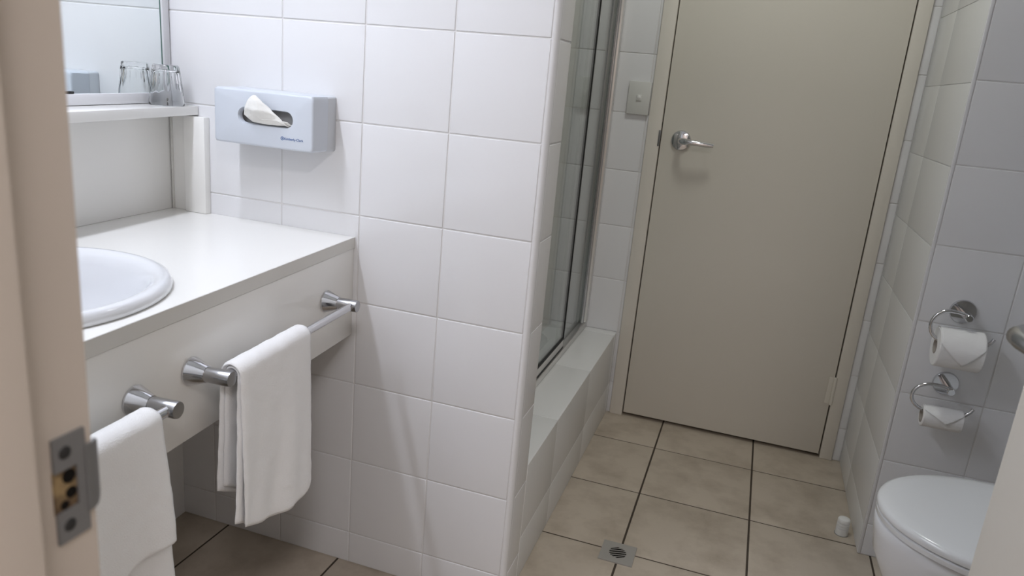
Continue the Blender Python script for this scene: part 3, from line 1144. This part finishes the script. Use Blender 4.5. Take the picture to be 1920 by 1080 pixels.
def paper_holder(label, x, z, bx0, bx1, bz_, lx):
    """x, z rosette centre on the wall; bar from bx0 to bx1 at height bz_; lx leftmost of the hoop"""
    h = thing('toilet_roll_holder', label, 'toilet roll holder', (x, YT, z), 0, 'chrome hoop paper holders')
    bm = bmesh.new()
    add_lathe(bm, [(0.0, 0.0002), (0.0305, 0.0002), (0.0310, 0.003), (0.0290, 0.0085), (0.0, 0.0095)], (0, 0, 0), (0, -1, 0), 36)
    obj('rosette', bm, 'chrome', h, angle=30)
    bm = bmesh.new()
    add_tube(bm, [(0, -0.009, 0), (0, -0.050, 0.0), (0.0, -0.071, 0.0), (0.0, -0.0735, 0)], [0.0095, 0.0095, 0.0095, 0.0075], 20)
    obj('boss', bm, 'chrome', h, angle=30)
    yb = -0.062
    dx0, dz = bx0 - x, bz_ - z
    lxr = lx - x
    zc = (0.010 + dz) / 2
    rzv = (0.010 - dz) / 2
    pts = [(0.0, yb, 0.004)]
    cxh = -0.040
    pts.append((cxh + 0.02, yb, 0.009))
    for k in range(0, 13):
        a = PI / 2 + PI * k / 12
        pts.append((cxh + (cxh - lxr) * math.cos(a), yb, zc + rzv * math.sin(a)))
    pts.append((dx0 + 0.01, yb, dz))
    pts.append((bx1 - 0.022 - x, yb, dz))
    pts.append((bx1 - 0.010 - x, yb, dz + 0.005))
    pts.append((bx1 - x, yb, dz + 0.016))
    pts.append((bx1 + 0.005 - x, yb, dz + 0.026))
    bm = bmesh.new()
    add_tube(bm, pts, 0.0045, 14)
    obj('hoop', bm, 'chrome', h)
    return h


paper_holder('upper chrome hoop holder carrying the fuller paper roll', 0.953, 0.733, 0.899, 1.014, 0.664, 0.876)
paper_holder('lower chrome hoop holder carrying the nearly used paper roll', 0.956, 0.540, 0.908, 1.010, 0.478, 0.873)


def paper_roll(label, x0, x1, z, R, core, flap):
    t = thing('toilet_roll', label, 'toilet roll', (x0, YT - 0.062, z), 0, 'toilet paper rolls')
    L = x1 - x0
    bm = bmesh.new()
    prof = [(core, 0.0), (R - 0.002, 0.0), (R, 0.002), (R, L - 0.002), (R - 0.002, L), (core, L)]
    add_lathe(bm, prof, (0, 0, 0), (1, 0, 0), 56, close=True,
              fn=lambda a, r, h: r * (1 + (0.010 * math.sin(3 * a + 1) + 0.006 * math.sin(7 * a) if r > core else 0)))
    rl = obj('paper', bm, 'roll', t, angle=40)
    bm = bmesh.new()
    add_lathe(bm, [(core - 0.0012, -0.0005), (core - 0.0001, -0.0005), (core - 0.0001, L + 0.0005), (core - 0.0012, L + 0.0005)], (0, 0, 0), (1, 0, 0), 40, close=True)
    obj('cardboard_core', bm, 'card', t, angle=30)
    # loose end wrapped over the front, folded to a point
    bm = bmesh.new()
    n1, n2 = 26, 18
    a0, a1 = flap
    G = []
    for i in range(n1 + 1):
        u = i / n1
        xx = 0.0015 + (L - 0.003) * u
        amax = a0 + (a1 - a0) * (1 - abs(u - 0.55) / (0.55 if u < 0.55 else 0.45)) ** 0.9
        line = []
        for j in range(n2 + 1):
            a = -0.5 + (amax + 0.5) * j / n2         # 0 = top of roll, grows towards the room
            rr = R + 0.0016 + 0.004 * max(0.0, (a - a0) / max(0.01, a1 - a0)) + 0.0005 * noise.noise(Vector((xx * 90, a * 6, R)))
            line.append(bm.verts.new((xx, -rr * math.sin(a), rr * math.cos(a))))
        G.append(line)
    for i in range(n1):
        for j in range(n2):
            bm.faces.new((G[i][j], G[i + 1][j], G[i + 1][j + 1], G[i][j + 1]))
    fl = obj('loose_sheet', bm, 'roll', t, angle=180)
    s = fl.modifiers.new('thickness', 'SOLIDIFY')
    s.thickness = 0.0008
    return t


paper_roll('fuller white toilet roll with pointed loose sheet on the upper holder', 0.897, 0.998, 0.6500, 0.049, 0.0195, (1.15, 2.15))
paper_roll('nearly used thin white toilet roll on the lower holder', 0.905, 0.997, 0.4645, 0.0275, 0.0190, (0.7, 1.7))

# ------------------------------------------------------------------ toilet
TY = 0.143
to = thing('toilet', 'white toilet with closed glossy lid below the paper holders', 'toilet', (1.0, TY, 0))


def egg(cxx, af, ab, w, n=64, p=2.0, pb=2.6):
    """outline: front half ellipse reaching af to -x, blunt back half reaching ab to +x"""
    pts = []
    for k in range(n):
        t = 2 * PI * k / n
        c, s = math.cos(t), math.sin(t)
        if c < 0:
            q = (abs(c) ** (2 / p), abs(s) ** (2 / p))
            pts.append((cxx - af * q[0], math.copysign(w * q[1], s)))
        else:
            q = (abs(c) ** (2 / pb), abs(s) ** (2 / pb))
            pts.append((cxx + ab * q[0], math.copysign(w * q[1], s)))
    return pts


bm = bmesh.new()
rings = []
for cxx, af, ab, w, z in ((0.05, 0.19, 0.17, 0.112, 0.0), (0.05, 0.185, 0.17, 0.108, 0.02), (0.05, 0.175, 0.17, 0.104, 0.10), (0.03, 0.185, 0.19, 0.118, 0.18),
                          (0.01, 0.210, 0.21, 0.145, 0.25), (0.0, 0.228, 0.22, 0.165, 0.31), (0.0, 0.236, 0.22, 0.175, 0.36), (0.0, 0.238, 0.22, 0.177, 0.383),
                          (0.0, 0.234, 0.217, 0.173, 0.388), (0.0, 0.20, 0.19, 0.14, 0.388), (0.0, 0.185, 0.17, 0.125, 0.37), (0.0, 0.12, 0.11, 0.08, 0.22)):
    rings.append([(x, y, z) for x, y in egg(cxx, af, ab, w)])
add_loft(bm, rings)
bowl = obj('bowl', bm, 'ceramic', to, angle=60)
bm = bmesh.new()
rings = []
for af, ab, w, z in ((0.230, 0.19, 0.186, 0.3895), (0.237, 0.195, 0.192, 0.3915), (0.238, 0.196, 0.193, 0.4015), (0.234, 0.193, 0.189, 0.4045)):
    rings.append([(x, y, z) for x, y in egg(0, af, ab, w)])
add_loft(bm, rings)
obj('seat', bm, 'lid', to, angle=50)
bm = bmesh.new()
rings = []
for k, z in ((0.968, 0.4065), (0.996, 0.4080), (1.0, 0.4120), (0.998, 0.4180), (0.985, 0.4225), (0.955, 0.4255), (0.86, 0.4285), (0.65, 0.4315), (0.35, 0.4330), (0.08, 0.4333)):
    rings.append([(x, y, z) for x, y in egg(0, 0.240 * k, 0.198 * k, 0.195 * k)])
add_loft(bm, rings)
obj('lid', bm, 'lid', to, angle=60)
for s in (-1, 1):
    bm = bmesh.new()
    add_tube(bm, [(0.200, s * 0.075 - 0.02, 0.408), (0.200, s * 0.075 + 0.02, 0.408)], 0.011, 16)
    obj('hinge', bm, 'lid', to)
bm = bmesh.new()
add_box(bm, (0.235, -0.185, 0.395), (0.425, 0.185, 0.76), 0.018, 4)
ci = obj('cistern', bm, 'ceramic', to)
bm = bmesh.new()
add_box(bm, (0.228, -0.192, 0.76), (0.427, 0.192, 0.79), 0.010, 3)
obj('cistern_lid', bm, 'ceramic', ci)
bm = bmesh.new()
add_lathe(bm, [(0.0, 0.006), (0.02, 0.006), (0.024, 0.0)], (0.33, 0, 0.79), (0, 0, 1), 24)
obj('flush_button', bm, 'chrome', ci)
bm = bmesh.new()
add_box(bm, (0.19, -0.10, 0.02), (0.428, 0.10, 0.393), 0.02, 3)
obj('outlet_shroud', bm, 'ceramic', to)

# ------------------------------------------------------------------ door stop and floor drain
ds = thing('door_stop', 'small ribbed white rubber door stop on the floor by the right wall', 'door stop', (0.815, 0.722, 0))
bm = bmesh.new()
prof = [(0.0, 0.0005), (0.0175, 0.0005), (0.0178, 0.002), (0.0172, 0.018)]
for k in range(3):
    z = 0.020 + 0.0085 * k
    prof += [(0.0172, z), (0.0150, z + 0.0008), (0.0150, z + 0.0024), (0.0172, z + 0.0032), (0.0172, z + 0.0080)]
prof += [(0.0172, 0.047), (0.0155, 0.0505), (0.0110, 0.0530), (0.0, 0.0540)]
add_lathe(bm, prof, seg=32)
obj('buffer', bm, 'rubber_white', ds, angle=30)
bm = bmesh.new()
add_lathe(bm, [(0.0, 0.0001), (0.0195, 0.0001), (0.0195, 0.0016), (0.0, 0.0018)], seg=32)
obj('base', bm, 'steel', ds)

dr = thing('floor_drain', 'square steel floor drain with diagonal slots at a tile corner', 'drain', (0.2245, 0.334, 0))
HD = 0.0450
bm = bmesh.new()
n = 48
rin = 0.0285
top_o, top_i, bot_o, bot_i = [], [], [], []
for k in range(n):
    t = 2 * PI * k / n
    c, s = math.cos(t), math.sin(t)
    m_ = max(abs(c), abs(s))
    top_o.append(bm.verts.new((HD * c / m_, HD * s / m_, 0.0030)))
    top_i.append(bm.verts.new((rin * c, rin * s, 0.0030)))
    bot_o.append(bm.verts.new((HD * c / m_ * 1.008, HD * s / m_ * 1.008, -0.001)))
    bot_i.append(bm.verts.new((rin * c, rin * s, -0.001)))
for k in range(n):
    j = (k + 1) % n
    bm.faces.new((top_o[k], top_o[j], top_i[j], top_i[k]))
    bm.faces.new((bot_o[k], bot_o[j], top_o[j], top_o[k]))
    bm.faces.new((top_i[k], top_i[j], bot_i[j], bot_i[k]))
obj('plate', bm, 'drain', dr, angle=20)
bm = bmesh.new()
add_lathe(bm, [(0.0, 0.00025), (rin, 0.00025), (rin, 0.0001), (0, 0.0001)], seg=40)
obj('slot_shade_disc', bm, 'dark', dr, smooth=False)  # flat black disc, paints the shade below the slots
gang = math.radians(33.0)
bm = bmesh.new()
ca, sa = math.cos(gang), math.sin(gang)
rg = 0.0278
bars = [(-0.0285, -0.0217)] + [(-0.01955 + 0.0078 * k + 0.0031, -0.01955 + 0.0078 * k + 0.0031 + 0.0030) for k in range(5)] + [(0.0220, 0.0285)]
for lo_, hi_ in bars:
    poly_t = []
    N_ = 10
    ys = [lo_ + (hi_ - lo_) * k / N_ for k in range(N_ + 1)]
    right = [(math.sqrt(max(0.0, rin * rin - y * y)), y) for y in ys]
    left = [(-x, y) for x, y in right[::-1]]
    pts = right + left
    pts = [p for i, p in enumerate(pts) if math.hypot(p[0] - pts[i - 1][0], p[1] - pts[i - 1][1]) > 1e-5]
    add_prism(bm, [(x * ca - y * sa, x * sa + y * ca) for x, y in pts], 0.0026, 0.0031)
# solid shoulders so that the slots stop short of the rim
for s in (-1, 1):
    pts = []
    for k in range(13):
        a = -1.05 + 2.10 * k / 12
        pts.append((rin * math.cos(a), rin * math.sin(a)))
    for k in range(13):
        a = 1.05 - 2.10 * k / 12
        pts.append(((rin - 0.0052) * math.cos(a), (rin - 0.0052) * math.sin(a)))
    add_prism(bm, [(s * x * ca - s * y * sa, s * x * sa + s * y * ca) for x, y in pts], 0.0004, 0.00315)
obj('grate', bm, 'drain', dr, smooth=False)

# ------------------------------------------------------------------ strip lamp over the mirror (lights the vanity)
sl = thing('strip_lamp', 'white strip lamp fixed to the wall above the mirror', 'lamp', tuple(VP(-0.489, 0.70, 2.15)), AV)
bm = bmesh.new()
add_box(bm, (0.0, -0.39, -0.045), (0.23, 0.39, 0.04), 0.008)
obj('housing', bm, 'lamp', sl)
